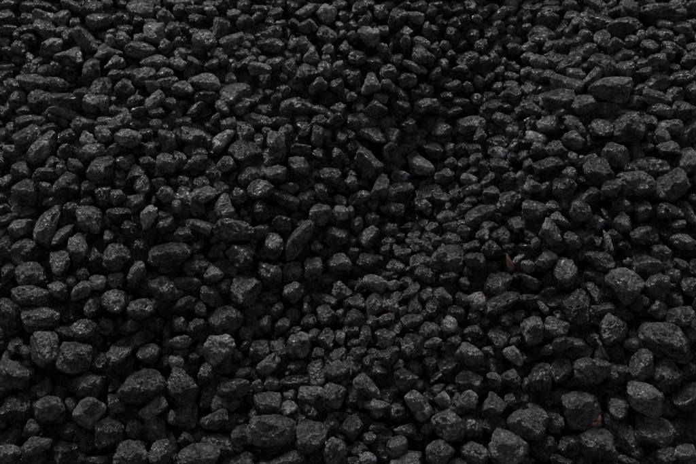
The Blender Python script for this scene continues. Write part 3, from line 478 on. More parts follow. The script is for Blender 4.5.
32.5,68.8,15.5,10,10,a3 28.0,18.8,15.5,10,18,a2 360.5,7.0,14,11,-20,o3 20.0,46.8,14.5,10.5,4,o2 4.5,45.0,14.5,10.5,80,o1 404.2,106.2,14.5,10.5,-39,o2 
125.5,106.8,16,9.5,-12,o2 56.2,67.5,12.5,12,14,a3 25.8,111.8,15,10,17,o2 8.8,5.0,15,10,20,o2 170.0,103.8,12.5,12,-42,o2 261.5,8.8,20,7.5,-8,a2 
179.5,65.0,12.5,12,-37,o3 234.0,68.8,15,10,50,a2 444.2,82.5,15,10,29,a2 395.5,60.0,15,10,20,o2 648.2,3.0,20,7.5,-14,o3 535.8,18.8,20,7.5,-40,s3 
664.5,35.0,15,10,13,o2 669.5,47.5,15,10,3,o2 610.8,55.0,15,10,21,o2 529.5,47.5,15,10,17,o2 529.5,81.2,15,10,-14,o1 629.5,113.8,20,7.5,-7,o2 
88.8,186.0,15,10,1,b3 138.8,148.5,15,10,-15,a2 51.2,162.2,15,10,14,a2 150.0,149.8,15,10,90,a2 7.5,181.0,15,10,27,o1 127.5,121.0,15,10,14,a2 
211.5,128.5,15,10,-30,a1 177.0,207.2,15,10,90,a3 184.0,122.2,15,10,19,a2 259.0,141.0,15,10,90,a1 513.0,132.2,15,10,-38,o2 514.2,146.0,15,10,53,a2 
510.5,177.2,15,10,1,a3 456.8,193.5,15,10,21,a2 465.5,208.5,15,10,9,a3 498.0,216.0,15,10,24,a2 572.0,119.8,20,7.5,-6,o2 580.0,173.5,15,10,60,a2 
527.0,197.2,15,10,-54,o2 582.0,161.0,15,10,-7,a3 632.0,168.5,15,10,0,a2 172.5,327.0,15,10,90,a2 135.0,262.0,15,10,-8,a3 279.0,343.2,15,10,21,a3 
324.0,254.5,15,10,90,a2 195.2,247.0,15,10,-6,a1 346.5,304.5,15,10,90,an 306.5,309.5,15,10,90,an 495.5,329.5,15,10,5,a3 389.2,242.0,15,10,-11,o2 
413.0,242.0,15,10,11,an 355.5,343.2,15,10,-9,a2 694.5,267.0,15,10,90,a3 689.5,250.8,15,10,12,a2 667.0,235.8,15,10,2,a2 1.2,420.5,15,10,90,a2 
13.8,351.0,15,10,3,a2 172.5,418.0,15,10,90,a2 373.0,353.0,15,10,5,a2 458.0,390.5,15,10,-22,an 525.8,385.5,15,10,90,a3 694.5,415.5,15,10,90,a2 
629.5,420.5,15,10,-6,a1 692.0,441.8,15,10,90,a1 5.0,111.2,13,11.5,8,o2 473.0,36.2,13,11.5,18,o2 393.8,285.2,13,11.5,43,b4 290.2,395.5,13,11.5,32,o2 
431.8,237.0,17.5,8.5,-10,o2 62.5,169.8,13.5,11,90,a3 135.0,100.5,15.5,9.5,28,o2 151.2,44.5,14,10.5,-5,o2 545.8,351.0,14.5,10,30,b2 6.2,29.5,18,8,-2,s2 
196.5,53.8,12.5,11.5,44,o2 479.2,82.5,12.5,11.5,90,o2 359.2,108.8,12.5,11.5,-38,o2 679.5,41.2,12.5,11.5,-28,a2 527.0,58.8,12.5,11.5,-1,o2 
171.2,204.8,12.5,11.5,-7,o3 463.0,164.8,12.5,11.5,-58,a2 351.8,239.5,12.5,11.5,24,a3 317.8,353.0,12.5,11.5,7,a2 510.5,399.2,12.5,11.5,8,an 
35.0,106.2,13,11,12,a3 256.5,100.0,15,9.5,17,a2 339.0,107.5,15,9.5,-18,a2 478.0,98.8,15,9.5,8,a2 415.0,16.5,16.5,8.5,-9,s4 550.8,10.0,16.5,8.5,17,o3 
469.2,178.5,16.5,8.5,-10,o4 405.5,43.0,14,10,80,o2 396.8,296.5,14,10,17,on 489.2,351.8,14,10,-34,a3 639.5,334.2,18.5,7.5,-30,b2 
189.0,72.5,12.5,11,-24,o1 276.5,98.8,12.5,11,90,a2 510.5,21.2,12.5,11,25,o2 577.0,24.5,12.5,11,60,o3 652.0,33.8,12.5,11,90,o2 564.5,10.0,12.5,11,30,o2 
450.0,148.5,12.5,11,-11,o2 460.5,102.5,16,8.5,-15,o3 165.5,268.8,16,8.5,15,o3 118.8,240.8,15,9,-13,a2 450.5,226.5,15,9,18,s3 608.2,240.8,22.5,6,-60,a4 
535.8,244.0,13.5,10,90,a3 339.0,5.0,15,9,10,o2 426.8,30.0,15,9,80,o3 511.8,77.5,15,9,-12,o1 514.2,48.8,15,9,-11,o2 508.0,40.0,15,9,2,o2 
508.0,10.0,15,9,16,o2 570.8,5.5,15,9,-21,o3 184.5,191.0,13.5,10,13,a3 301.5,119.8,15,9,-1,a2 680.8,264.5,15,9,-5,o2 533.2,406.8,15,9,-18,a2 
415.5,95.0,12,11,61,a2 165.0,72.5,15.5,8.5,-1,o2 424.2,77.5,15.5,8.5,7,o2 440.5,110.0,17.5,7.5,-7,a2 630.8,41.2,12.5,10.5,57,o2 
685.8,118.5,17.5,7.5,-14,a3 292.8,332.0,17.5,7.5,30,an 82.5,92.5,14.5,9,-21,o3 340.5,338.5,13.5,9.5,90,a4 42.5,5.5,15,8.5,-18,o2 
235.2,13.8,15,8.5,-1,o3 197.8,17.5,15,8.5,12,a2 368.0,15.0,15,8.5,-46,o3 649.5,45.0,15,8.5,-3,o3 635.8,52.5,15,8.5,7,o2 573.2,113.0,15,8.5,25,o3 
549.5,75.0,15,8.5,-7,a2 585.8,67.5,15,8.5,35,o2 549.5,40.0,15,8.5,47,o2 147.5,161.0,15,8.5,-18,a3 166.2,215.5,15,8.5,-11,a3 470.5,199.8,15,8.5,23,on 
463.0,223.5,15,8.5,17,a3 414.2,455.5,15,8.5,0,a2 516.8,388.0,15,8.5,16,an 351.8,411.8,15,8.5,-22,a2 109.2,41.2,11.5,11,34,o4 289.0,32.5,11.5,11,16,a2 
454.2,23.8,11.5,11,26,a2 71.2,281.2,11.5,11,18,o2 436.8,241.5,11.5,11,90,on 138.8,111.2,14,9,16,o1 262.0,44.5,14,9,25,b3 692.0,47.5,14,9,-10,o3 
257.8,18.8,12.5,10,49,o2 224.0,61.2,12.5,10,-72,o2 284.0,90.5,12.5,10,10,a2 292.8,6.2,12.5,10,-21,o2 280.2,4.5,12.5,10,69,o2 344.0,47.5,12.5,10,90,a3 
513.0,67.5,12.5,10,-39,a2 520.5,67.5,12.5,10,90,a2 450.5,32.5,12.5,10,11,a2 575.8,55.5,12.5,10,0,o2 527.0,72.5,12.5,10,29,o2 156.2,124.8,12.5,10,1,o2 
5.0,208.5,12.5,10,-37,o1 341.5,139.0,12.5,10,90,b3 274.0,212.2,12.5,10,90,a1 450.5,162.2,12.5,10,-4,a2 440.5,168.5,12.5,10,42,o2 
485.5,164.8,12.5,10,15,a3 353.0,122.2,12.5,10,-24,o2 511.8,213.5,12.5,10,-43,a2 363.0,183.5,12.5,10,-44,a1 416.8,218.5,12.5,10,-3,a2 
525.8,157.2,12.5,10,90,an 529.5,163.5,12.5,10,-5,an 560.8,154.8,12.5,10,-12,b3 684.5,173.5,12.5,10,-17,o1 160.0,302.0,12.5,10,7,a1 
306.5,299.5,12.5,10,47,an 259.0,238.2,12.5,10,36,a2 353.0,330.8,12.5,10,-14,on 515.5,342.0,12.5,10,28,a3 385.5,250.8,12.5,10,19,a3 
515.5,235.8,12.5,10,46,a2 403.0,312.0,12.5,10,90,an 588.2,239.5,12.5,10,37,b2 236.5,356.8,12.5,10,34,an 428.0,398.0,12.5,10,-50,a2 
356.8,368.0,12.5,10,79,o2 429.2,353.0,12.5,10,37,a2 515.5,366.8,12.5,10,33,a2 375.5,428.0,12.5,10,50,a2 195.2,62.5,15.5,8,-23,o2 
543.2,307.0,16.5,7.5,-50,an 153.2,85.0,13,9.5,8,s3 29.5,38.8,13.5,9,-7,o2 87.5,201.5,13.5,9,12,o2 337.8,67.0,11,11,2,a4 150.0,22.5,11.5,10.5,-43,a3 
231.5,78.8,11.5,10.5,-26,o2 498.0,86.2,14,8.5,-4,o2 180.2,53.0,12.5,9.5,-10,o2 603.2,350.5,23,5,-50,b2 172.5,63.8,11.5,10,90,o3 
345.2,77.5,11.5,10,90,o3 443.0,63.8,11.5,10,-15,o2 527.0,17.5,11.5,10,90,o2 459.2,332.0,11.5,10,-51,a2 598.2,242.5,11.5,10,90,a2 
110.0,16.5,13.5,8.5,-9,o2 170.0,3.0,13.5,8.5,-29,a2 185.2,3.8,17.5,6.5,-8,o2 28.0,29.5,15,7.5,6,o2 157.0,111.8,15,7.5,-6,a2 50.0,111.2,15,7.5,34,a2 
262.8,33.8,15,7.5,-9,o2 244.0,6.2,12.5,9,-9,o2 185.2,28.8,12.5,9,-57,o2 244.0,53.8,15,7.5,5,a2 373.0,73.8,15,7.5,6,o2 499.2,26.2,12.5,9,-7,o3 
503.0,32.5,12.5,9,19,o2 511.8,85.0,15,7.5,-6,o3 463.0,18.8,12.5,9,19,o2 430.5,11.2,12.5,9,7,o3 454.2,111.2,15,7.5,26,a2 468.0,107.5,12.5,9,-6,o2 
414.2,112.5,15,7.5,21,o2 388.0,111.2,15,7.5,-10,a1 370.5,3.8,15,7.5,-17,o2 617.0,11.2,15,7.5,17,o2 674.5,68.8,12.5,9,-31,o2 533.2,100.0,12.5,9,-21,o1 
559.5,112.5,15,7.5,38,o3 552.0,55.0,15,7.5,5,a2 640.8,113.8,15,7.5,9,o2 694.5,75.0,15,7.5,90,o2 41.2,119.8,15,7.5,6,a1 199.0,152.2,15,7.5,0,o2 
177.0,137.2,15,7.5,90,o2 425.5,183.5,15,7.5,32,a3 619.0,175.5,12.5,9,2,o3 607.0,158.5,15,7.5,19,o3 334.0,304.5,15,7.5,0,an 359.2,285.8,15,7.5,70,an 
415.5,249.5,12.5,9,-30,an 518.0,259.5,15,7.5,60,a2 525.8,247.0,15,7.5,6,an 353.0,460.5,15,7.5,-3,a2 527.0,461.0,15,7.5,1,a2 107.5,5.0,11,10,90,a2 
353.0,26.2,11,10,91,o3 433.0,60.0,11,10,-20,o2 117.5,98.8,12.5,8.5,11,o1 179.5,35.0,12.5,8.5,-19,o2 667.0,53.8,12.5,8.5,13,o2 
350.5,212.2,12.5,8.5,90,o3 18.8,36.2,10.5,10,-4,o1 177.8,42.5,10.5,10,90,o3 460.5,68.8,15,7,10,o2 419.2,5.0,14,7.5,3,o3 549.5,3.0,17.5,6,7,o2 
445.5,72.0,11,9.5,3,a2 30.0,60.0,13,8,80,o2 383.0,30.0,11.5,9,-20,o2 446.8,96.2,11.5,9,25,o2 499.2,71.2,11.5,9,-1,o2 495.5,50.0,11.5,9,-2,o2 
506.8,107.5,11.5,9,-29,o1 548.2,46.2,11.5,9,30,a3 60.8,31.2,12.5,8,25,o2 75.0,23.8,10,10,-5,a2 314.0,80.0,10,10,-31,a1 350.5,51.2,10,10,43,a3 
504.2,53.8,10,10,33,o2 355.5,87.5,10,10,0,o1 363.0,66.2,10,10,3,o1 520.5,111.2,10,10,-46,o2 569.5,32.5,10,10,-82,o2 640.8,36.2,10,10,5,o2 
647.0,102.5,10,10,-52,o2 672.0,82.5,10,10,23,o1 120.0,183.5,10,10,-12,a1 17.5,119.8,10,10,9,o2 341.5,177.2,10,10,-18,a2 321.5,226.0,10,10,16,a2 
351.8,158.5,10,10,28,a2 508.0,226.0,10,10,5,a2 574.5,183.5,10,10,27,a2 694.5,221.0,10,10,28,a2 3.8,330.8,10,10,-5,o1 179.0,294.5,10,10,-59,a3 
466.8,270.8,10,10,23,a2 484.2,322.0,10,10,-20,a2 351.8,284.5,10,10,-36,an 411.8,237.0,10,10,-64,a3 516.8,275.8,10,10,-61,a2 398.0,342.0,10,10,47,an 
399.2,237.0,10,10,63,a2 380.5,328.2,10,10,47,a1 37.5,379.2,10,10,72,a1 329.0,406.8,10,10,-67,a2 281.0,24.5,11,9,27,o3 453.0,75.0,11,9,-48,o2 
573.2,157.2,11,9,-51,a3 127.5,75.0,11.5,8.5,80,o2 489.2,96.2,11.5,8.5,15,a2 645.8,72.5,11.5,8.5,22,o2 53.8,9.0,13,7.5,-21,o2 15.0,108.8,10,9.5,-57,o2 
231.5,22.5,10,9.5,90,o2 255.2,52.5,10.5,9,-55,o1 28.8,5.5,12.5,7.5,-4,o2 209.0,5.0,12.5,7.5,20,o2 404.2,6.2,12.5,7.5,46,o2 468.0,27.5,12.5,7.5,-17,o2 
470.5,5.0,12.5,7.5,-24,o2 520.5,95.0,12.5,7.5,90,o2 680.8,52.5,12.5,7.5,-25,o2 687.0,35.0,12.5,7.5,1,a3 692.0,23.8,12.5,7.5,15,o2 
572.0,15.0,12.5,7.5,-2,o3 585.8,16.2,12.5,7.5,6,o1 2.5,134.8,12.5,7.5,90,o2 336.5,164.8,12.5,7.5,-15,o2 232.8,176.0,12.5,7.5,19,a2 
520.5,157.2,12.5,7.5,90,o2 400.5,119.8,12.5,7.5,-39,a2 406.8,226.0,12.5,7.5,13,a2 473.0,171.0,12.5,7.5,33,a2 529.5,121.0,12.5,7.5,32,o2 
244.0,345.8,12.5,7.5,22,a2 508.0,245.8,12.5,7.5,2,a2 624.5,245.0,12.5,7.5,1,o2 105.0,380.5,12.5,7.5,-16,a1 324.0,353.0,12.5,7.5,-1,a1 
349.2,371.8,12.5,7.5,90,o3 559.5,353.0,12.5,7.5,-11,a2 98.8,63.8,11,8.5,14,o1 6.0,75.0,13,7,17,o2 380.5,97.0,14,6.5,-16,s4 435.5,377.5,16.5,5.5,45,s2 
40.0,62.5,10,9,55,o1 294.0,23.8,10,9,-47,o2 300.2,57.5,10,9,-20,a1 370.0,47.5,12,7.5,20,o2 503.0,62.5,10,9,-9,o2 527.0,6.2,10,9,24,o2 
266.5,132.2,10,9,-90,o2 511.8,157.2,10,9,90,o2 424.2,223.5,10,9,52,a2 483.0,25.0,11.5,7.5,-16,a2 326.5,60.0,9.5,9,90,o2 139.2,38.0,10,8.5,-24,a4 
137.5,21.2,10,8.5,34,o2 495.5,57.5,10,8.5,2,o2 446.8,11.2,10,8.5,-61,o2 461.8,45.0,10,8.5,47,o1 694.5,36.2,10,8.5,90,o2 682.0,137.2,10,8.5,-34,o2 
664.5,23.8,14,6,-9,o2 5.5,67.0,15,5.5,-12,s2 80.0,4.5,11,7.5,7,o2 249.0,38.0,11,7.5,-13,o2 196.5,32.5,12.5,6.5,-9,a3 448.0,103.8,12.5,6.5,-11,o2 
489.2,78.8,12.5,6.5,57,o2 435.5,5.0,12.5,6.5,6,o2 491.8,7.5,12.5,6.5,13,o2 679.5,20.0,12.5,6.5,-14,o2 215.2,118.5,12.5,6.5,41,a3 344.0,15.0,9,9,18,o2 
132.5,54.5,10.5,7.5,2,o1 176.5,26.2,9,8.5,90,o3 495.5,65.0,9,8.5,-20,o1 340.2,313.2,9,8.5,90,a4 190.2,82.5,10,7.5,18,o1 262.8,93.8,10,7.5,-40,o2 
340.2,26.2,10,7.5,-16,o3 346.5,57.5,10,7.5,90,a2 214.0,40.0,10,7.5,-8,a3 315.2,32.5,10,7.5,90,a1 262.8,60.0,10,7.5,8,a2 250.2,101.2,15,5,-9,s3 
204.0,105.0,10,7.5,-34,o2 251.5,13.8,10,7.5,13,o2 510.5,30.0,10,7.5,-11,o2 440.5,23.8,10,7.5,-13,o2 458.0,10.0,10,7.5,2,o2 470.5,11.2,10,7.5,-8,o2 
388.0,4.5,12.5,6,-11,o2 476.8,18.8,10,7.5,-9,o2 484.2,12.5,10,7.5,15,o2 490.5,22.5,10,7.5,1,o2 520.5,15.0,10,7.5,90,o2 450.5,53.8,10,7.5,5,o2 
444.2,37.5,10,7.5,-16,a2 398.0,75.0,10,7.5,90,o3 353.0,17.5,10,7.5,26,o1 537.0,40.0,10,7.5,2,o2 527.0,27.5,10,7.5,-18,o2 624.5,3.8,10,7.5,24,o2 
346.5,161.0,10,7.5,90,a2 312.8,208.5,10,7.5,90,a2 452.5,177.2,10,7.5,60,an 351.8,174.8,10,7.5,-32,a3 455.5,131.0,10,7.5,-17,a2 
520.5,176.0,10,7.5,90,a4 527.0,141.0,10,7.5,18,a2 694.5,198.5,10,7.5,-11,a2 567.0,163.5,10,7.5,90,a2 346.5,330.8,10,7.5,90,a3 346.5,235.8,10,7.5,90,a2 
396.8,248.2,10,7.5,-5,o3 409.2,248.2,10,7.5,-5,a2 446.8,337.0,10,7.5,90,an 627.0,262.0,10,7.5,30,a2 400.5,458.0,10,7.5,0,a2 450.5,388.0,10,7.5,6,an 
455.5,93.8,10,7,14,o2 111.8,33.0,9,7.5,-24,o2 270.2,21.2,9,7.5,-18,o3 275.2,77.5,9,7.5,-70,o2 351.8,96.2,9,7.5,-18,o4 518.0,40.0,9,7.5,16,o3 
444.2,45.0,9,7.5,0,o3 351.8,136.0,9,7.5,90,a2 612.0,3.8,10,6.5,27,o2 282.8,76.2,8.5,7.5,-10,o2 434.2,28.8,8.5,7.5,9,o2 524.5,399.2,8.5,7.5,90,an 
390.5,47.5,10,6,90,a2 453.0,157.2,10,6,19,a1 440.5,188.5,10,6,-27,an 439.2,18.8,9,6.5,31,o2 269.0,92.5,7.5,7.5,-49,o3 342.8,33.8,7.5,7.5,-10,o3 
172.5,181.0,7.5,7.5,-64,a2 448.0,206.0,7.5,7.5,-11,an 498.0,176.0,7.5,7.5,-35,a3 468.0,75.0,7.5,7,33,o2 158.8,10.0,8,6.5,-71,o3 246.5,44.5,8,6.5,15,a4 
520.5,136.0,10,5,90,a2 486.8,75.0,7.5,6.5,12,o2 165.0,127.2,7.5,6.5,19,o2 634.5,60.0,7.5,6,34,a4 530.8,177.2,7.5,5,19,a3 349.2,294.5,7.5,5,90,an 
"""
class Stone: pass
stones = []
for tok in TABLE.split():
    a = tok.split(',')
    s = Stone()
    s.x, s.y, s.w, s.h, s.ang = map(float, a[:5])
    s.kind, s.tone = a[5][0], a[5][1]
    s.t = {'1': .0, '2': .07, '3': .17, '4': .78, 'n': .09}[s.tone]
    if abs(s.ang) < 25:                 # its foot is hidden behind the stone in front
        g = 1.24 if s.y < 200 else 1.14
        s.y += (g - 1) * .45 * s.h; s.h *= g
    s.area = s.w * s.h
    if s.tone == '4' and s.area > 450: s.t = .42
    stones.append(s)
INFL = 1.02
for i, s in enumerate(stones):
    s.id = i
    t, s.d = hit(s.x, s.y)
    s.depth0 = t
    k = t / FPX
    inf = INFL + .10 * max(0, min(1, (230 - s.y) / 130))
    s.W, s.H = s.w * k * inf, s.h * k * inf
    s.Z = (0.45 * s.H + 0.5 * min(s.W, 1.4 * s.H)) * (.62 if s.kind == 's' else .95)
    lift = {'1': .55, '2': .12, '3': -.05, '4': -.22, 'n': .1}[s.tone]
    s.dep = t + lift * s.H * .9
    s.pri = s.area * {'1': .35, '2': .8, '3': 1.1, '4': 1.7, 'n': .8}[s.tone]
stones.sort(key=lambda s: -s.pri)
XY = np.array([[s.x, s.y] for s in stones])

def srad(s, ux, uy):
    c, sn = math.cos(R(s.ang)), math.sin(R(s.ang))
    u = ux * c - uy * sn; v = ux * sn + uy * c
    return 1 / math.sqrt((u / (s.w / 2)) ** 2 + (v / (s.h / 2)) ** 2)

for it in range(2):
    for j, s in enumerate(stones):
        d = np.hypot(*(XY[:j] - XY[j]).T) if j else []
        base = s.dep
        for i in np.nonzero(np.asarray(d) < (s.w + 40) * .75)[0] if j else []:
            o = stones[i]
            dx, dy = s.x - o.x, s.y - o.y
            dd = math.hypot(dx, dy) + 1e-6
            ux, uy = dx / dd, dy / dd
            Rr = (srad(s, ux, uy) + srad(o, ux, uy)) * 1.03
            if dd < Rr:
                need = math.sqrt(1 - (dd / Rr) ** 2) * (s.Z + o.Z) / 2 * .95
                if abs(s.dep - o.dep) < need:
                    s.dep = o.dep + need if s.dep > o.dep - need * .5 else o.dep - need
        s.dep = min(max(s.dep, base - .5 * s.H), s.depth0 + ((2.0 * s.H + .03) if s.tone in '12n' and s.area < 500 else .75 * s.H if s.area < 500 else .4 * s.H))

big = sorted(stones, key=lambda s: -s.area)[:300]
bigids = set(s.id for s in big)

def make_stone(s, n):
    rg = np.random.default_rng(1000 + s.id * 7)
    B, F = unit_shape(s.kind, n, rg)
    q = float(np.clip((s.w / s.h - 1.25) * 1.0, 0, .55)) * (.6 if s.kind in 'bs' else 1)          # long stones end blunt, not lemon-shaped
    if s.kind != 't':
        B[:, 0] = q * np.sin(B[:, 0] * math.pi / 2) + (1 - q) * B[:, 0]
    L3 = B * np.array([s.W / 2, s.H / 2, s.Z / 2])
    a = R(s.ang)
    c, sn = math.cos(a), math.sin(a)
    X = L3[:, 0] * c - L3[:, 1] * sn
    Y = L3[:, 0] * sn + L3[:, 1] * c
    f = s.d
    right = np.cross(f, [0, 0, 1]); right /= np.linalg.norm(right)
    up = np.cross(right, f)
    Vw = X[:, None] * right + Y[:, None] * up - L3[:, 2][:, None] * f
    cpos = CO + s.d * s.dep
    rest = L3 @ rand_rot(rg).T + rg.random(3) * 5
    tv = np.clip(s.t * rg.uniform(.75, 1.25) + rg.normal() * .04, 0, 1)
    br = .95 if s.tone == 'n' else float(np.clip(rg.normal() * .05, 0, .15))
    # the heart of the heap holds browner, earthier pieces
    br = max(br, float(rg.uniform(.2, .8)) * math.exp(-((s.x - 395) / 85) ** 2 - ((s.y - 305) / 45) ** 2))
    look = np.tile([tv, br, float(rg.random()), float(rg.random())], (len(Vw), 1))
    return Vw, F, rest, look, cpos

# ---- labels: every large lump is told apart by its look and by a landmark lump next to it
LAND = [
 (295,249,'long lobed lump at the centre','long pale lobed lump of two knobs lying diagonally at the centre'),
 (313,267,'palest cracked lump at the centre','palest cracked lump touching the diagonal lobed lump at the centre'),
 (45,356,'pale crackled block at lower left','pale crackled upright block of coal near the lower left edge'),
 (51,216,'slanting capsule at left','long pale slanting capsule-shaped lump in the left of the heap'),
 (90,219,'speckled square block at left','pale speckled squarish block right of the slanting capsule at left'),
 (271,429,'banded boulder at bottom centre','largest banded boulder with a pale ridge near the bottom centre'),
 (312,437,'smooth round boulder at bottom centre','smooth round dark boulder touching the banded boulder at bottom centre'),
 (142,385,'ribbed oval lump at lower left','wide oval lump with lengthwise ribs in the lower left'),
 (89,412,'split pale lump at lower left','pale split lump with glinting left rim in the lower left'),
 (625,283,'big slanting boulder at right','biggest slanting pale boulder with fine cracks at the right'),
 (667,337,'long oval boulder at right edge','long smooth oval boulder beside the right edge, lower half'),
 (508,447,'wheel-like boulder at bottom','round pale wheel-like boulder with a central dent at the bottom edge'),
 (531,420,'long pale boulder at bottom right','long pale blunt boulder above the wheel-like boulder at the bottom'),
 (623,434,'diagonal boulder at bottom right','long blocky boulder running diagonally down at the bottom right'),
 (600,447,'egg-shaped boulder at bottom right','egg-shaped boulder under the orange leaf scrap at the bottom right'),
 (598,172,'big pointed boulder at upper right','big smooth boulder tapering downward in the right, above middle'),
 (671,186,'wide boulder at right edge','wide blunt boulder near the right edge above the middle'),
 (636,182,'low oval boulder at right','long low oval boulder left of the wide boulder at right edge'),
 (628,126,'broad boulder at upper right','broad faceted boulder in the upper right with a pointed base'),
 (422,167,'two-humped pale lump above centre','pale two-humped lump just above the centre of the heap'),
 (480,215,'flat rectangular slab right of centre','flat rectangular slab with straight edges right of the centre'),
 (101,168,'brick-shaped block at upper left','brick-shaped block with a straight top edge in the upper left'),
 (236,92,'long smooth lump at upper middle','long smooth pale-topped lump in the upper middle left'),
 (206,82,'tilted oval lump at upper middle','tilted oval pale lump left of the long smooth lump, upper middle'),
 (72,55,'pale wedge at top left','pale wedge-shaped lump standing out in the top left'),
 (203,42,'pale round rough lump near top','pale round rough lump near the top, left of middle'),
 (327,14,'chalky pale lump at top middle','chalky palest lump at the top edge, middle of the heap'),
 (448,256,'pitted six-sided lump right of centre','large pitted six-sided lump right of the centre'),
 (169,253,'long level block at left of centre','long level brick-like block left of the centre'),
 (225,320,'wide rounded lump left of centre','wide smooth rounded lump below and left of the centre'),
 (245,292,'tall knobbly lump left of centre','tall knobbly lump standing above the wide rounded lump left of centre'),
 (479,67,'dark smooth oval near top right','dark smooth oval lump leaning right in the upper right middle'),
 (624,26,'smooth oval boulder at top right','smooth oval boulder near the top right corner'),
 (611,89,'gabled slab at upper right','wide gable-shaped slab in the upper right'),
 (469,380,'reddish block at lower right','dull reddish-brown square block in the lower right middle'),
 (449,427,'tapering boulder at bottom','tapering pale boulder leaning left at the bottom, right of middle'),
 (532,326,'frosty pale lump at lower right','frosty pale upright lump in the lower right middle'),
 (612,331,'tall egg lump at lower right','tall smooth egg-shaped lump leaning left at lower right'),
 (15,152,'glinting crusted lump at left edge','glinting crusted lump near the left edge, upper half'),
 (43,149,'leaf-shaped oval at upper left','long leaf-shaped oval leaning right in the upper left'),
 (74,358,'ball-like rough lump at lower left','ball-like rough lump right of the pale crackled block, lower left'),
 (31,296,'long pointed lump at left','long lump with a pointed left end and arched top at left'),
 (41,318,'pale broken lump at left','pale broken lump with glinting left end, lower left quarter'),
 (344,213,'pale pitted lump above centre','pale pitted lump touching another pale one just above the centre'),
 (222,140,'flat pale stone above left centre','flat-topped pale stone left of and above the centre'),
 (578,284,'craggy dark lump at right','craggy dark rounded lump in the right, below the middle'),
 (658,288,'square-faced lump at right','square-faced lump with a pale right corner at the right'),
 (12,375,'huge cracked block at left edge','huge cracked block with a square pale top at the left edge'),
 (290,345,'glinting cleft lump below centre','glinting cleft lump of coal just below the centre'),
]
SH = {'r': 'round', 'o': 'smooth oval', 'b': 'blocky', 'a': 'rough angular', 's': 'flat-faced', 't': 'pointed'}
TN = {'1': 'deep black', '2': 'dull black', '3': 'dark grey', '4': 'pale grey', 'n': 'brownish'}
used = {}
for lx, ly, ref, lab in LAND:
    c = [s for s in big if s.id not in used and math.hypot(s.x - lx, s.y - ly) < 14]
    if not c:
        print('LANDMARK MISSING', ref); continue
    s = min(c, key=lambda s: math.hypot(s.x - lx, s.y - ly) - .05 * s.w)
    used[s.id] = (ref, lab); s.label = lab; s.ref = ref
lands = [s for s in big if s.id in used]
DIRS = ['right of', 'above right of', 'above', 'above left of', 'left of', 'below left of', 'below', 'below right of']
groups = {}
for s in big:
    if s.id in used: continue
    l = min(lands, key=lambda q: math.hypot(s.x - q.x, s.y - q.y))
    s.land = l; s.ld = math.hypot(s.x - l.x, s.y - l.y)
    s.dir = int(round(math.degrees(math.atan2(l.y - s.y, s.x - l.x)) / 45)) % 8
    s.look_w = TN[s.tone] + ' ' + SH[s.kind]
    if s.w / s.h > 1.5: s.look_w = TN[s.tone] + ' long ' + {'o': 'smooth', 'a': 'angular'}.get(s.kind, SH[s.kind])
    groups.setdefault((l.id, s.dir, s.look_w), []).append(s)
for (lid, dr, lk), ss in groups.items():
    ss.sort(key=lambda s: s.ld)
    pre = {1: ['']}.get(len(ss)) or (['nearer ', 'farther '] if len(ss) == 2 else ['nearest ', 'middle ', 'farthest '] if len(ss) == 3 else
                                     ['nearest ', 'second-nearest ', 'third-nearest ', 'fourth-nearest ', 'farthest ', 'outermost '])
    for p, s in zip(pre, ss):
        s.label = '%s%s lump %s the %s' % (p, lk, DIRS[dr], used[lid][0])

big.sort(key=lambda s: s.y)
for s in big:
    n = 5 if s.area > 750 else 4
    Vw, F, rest, look, cpos = make_stone(s, n)
    o = build('coal_lump', Vw, F, rest, look)
    o.location = cpos
    o['label'] = s.label
    o['category'] = 'coal lump'
    o['group'] = 'coal lumps heaped together in the pile'

# ------------------------------------------------------------------ the smaller coal, as one mass
AV, AF, AR, AL = [], [], [], []
off = 0
def put(V, F, rest, look):
    global off
    AV.append(V.astype(np.float32)); AF.append(F + off); AR.append(rest.astype(np.float32)); AL.append(look.astype(np.float32)); off += len(V)
for s in stones:
    if s.id in bigids: continue
    Vw, F, rest, look, cpos = make_stone(s, 4 if s.area > 150 else 3)
    put(Vw + cpos, F, rest, look)

rg = np.random.default_rng(77)
PRO = {n: [unit_shape('oaabarob'[i % 8], n, rg) for i in range(24)] for n in (2, 3)}
def loose(x, y, z, size, n, tone, brown=0.1):
    B, F = PRO[n][rg.integers(24)]
    sc = size / 2 * np.array([rg.uniform(1, 1.45), rg.uniform(.8, 1.05), rg.uniform(.65, .95)])
    L3 = B * sc
    V = L3 @ rotm((0, 0, 1), rg.uniform(0, 6.28)).T
    V = V @ rotm((rg.normal(), rg.normal(), 0.01), rg.uniform(0, .7)).T
    put(V + [x, y, z], F, L3 + rg.random(3) * 5, np.tile([tone, brown, rg.random(), rg.random()], (len(V), 1)))
cnt = 0
NRM = np.array([0, -math.sin(R(SLOPE)), math.cos(R(SLOPE))])
for layer, (step0, dz, size0) in enumerate([(.052, -.004, .056), (.044, -.047, .048), (.052, -.090, .058)]):
    ny = 0
    y = 0.25
    while y < 3.9:
        sf = float(np.clip(1.0 - (y - 1.07) * .28, .66, 1.05))
        step, size = step0 * sf, size0 * sf
        xm = 0.75 + y * .36
        x = -xm + (ny % 2) * step / 2
        while x < xm:
            xx, yy = x + rg.normal() * step * .17, y + rg.normal() * step * .17
            P = np.array([xx, yy, float(height(xx, yy))]) + NRM * (dz * sf + rg.normal() * .006)
            x += step
            px, py, zc = project(P)
            inside = -7 < px < PW + 7 and -5 < py < PH + 7
            near = -160 < px < PW + 160 and -110 < py < PH + 160
            if layer == 0 and inside: continue
            if layer and not near: continue
            if layer == 2 and not (-40 < px < PW + 40 and -40 < py < PH + 40): continue
            sz = size * math.exp(rg.normal() * .2)
            loose(P[0], P[1], P[2], sz, 3 if layer == 0 and near else 2, float(np.clip(rg.normal(.25, .15), 0, .8)))
            cnt += 1
        y += step * .84
        ny += 1
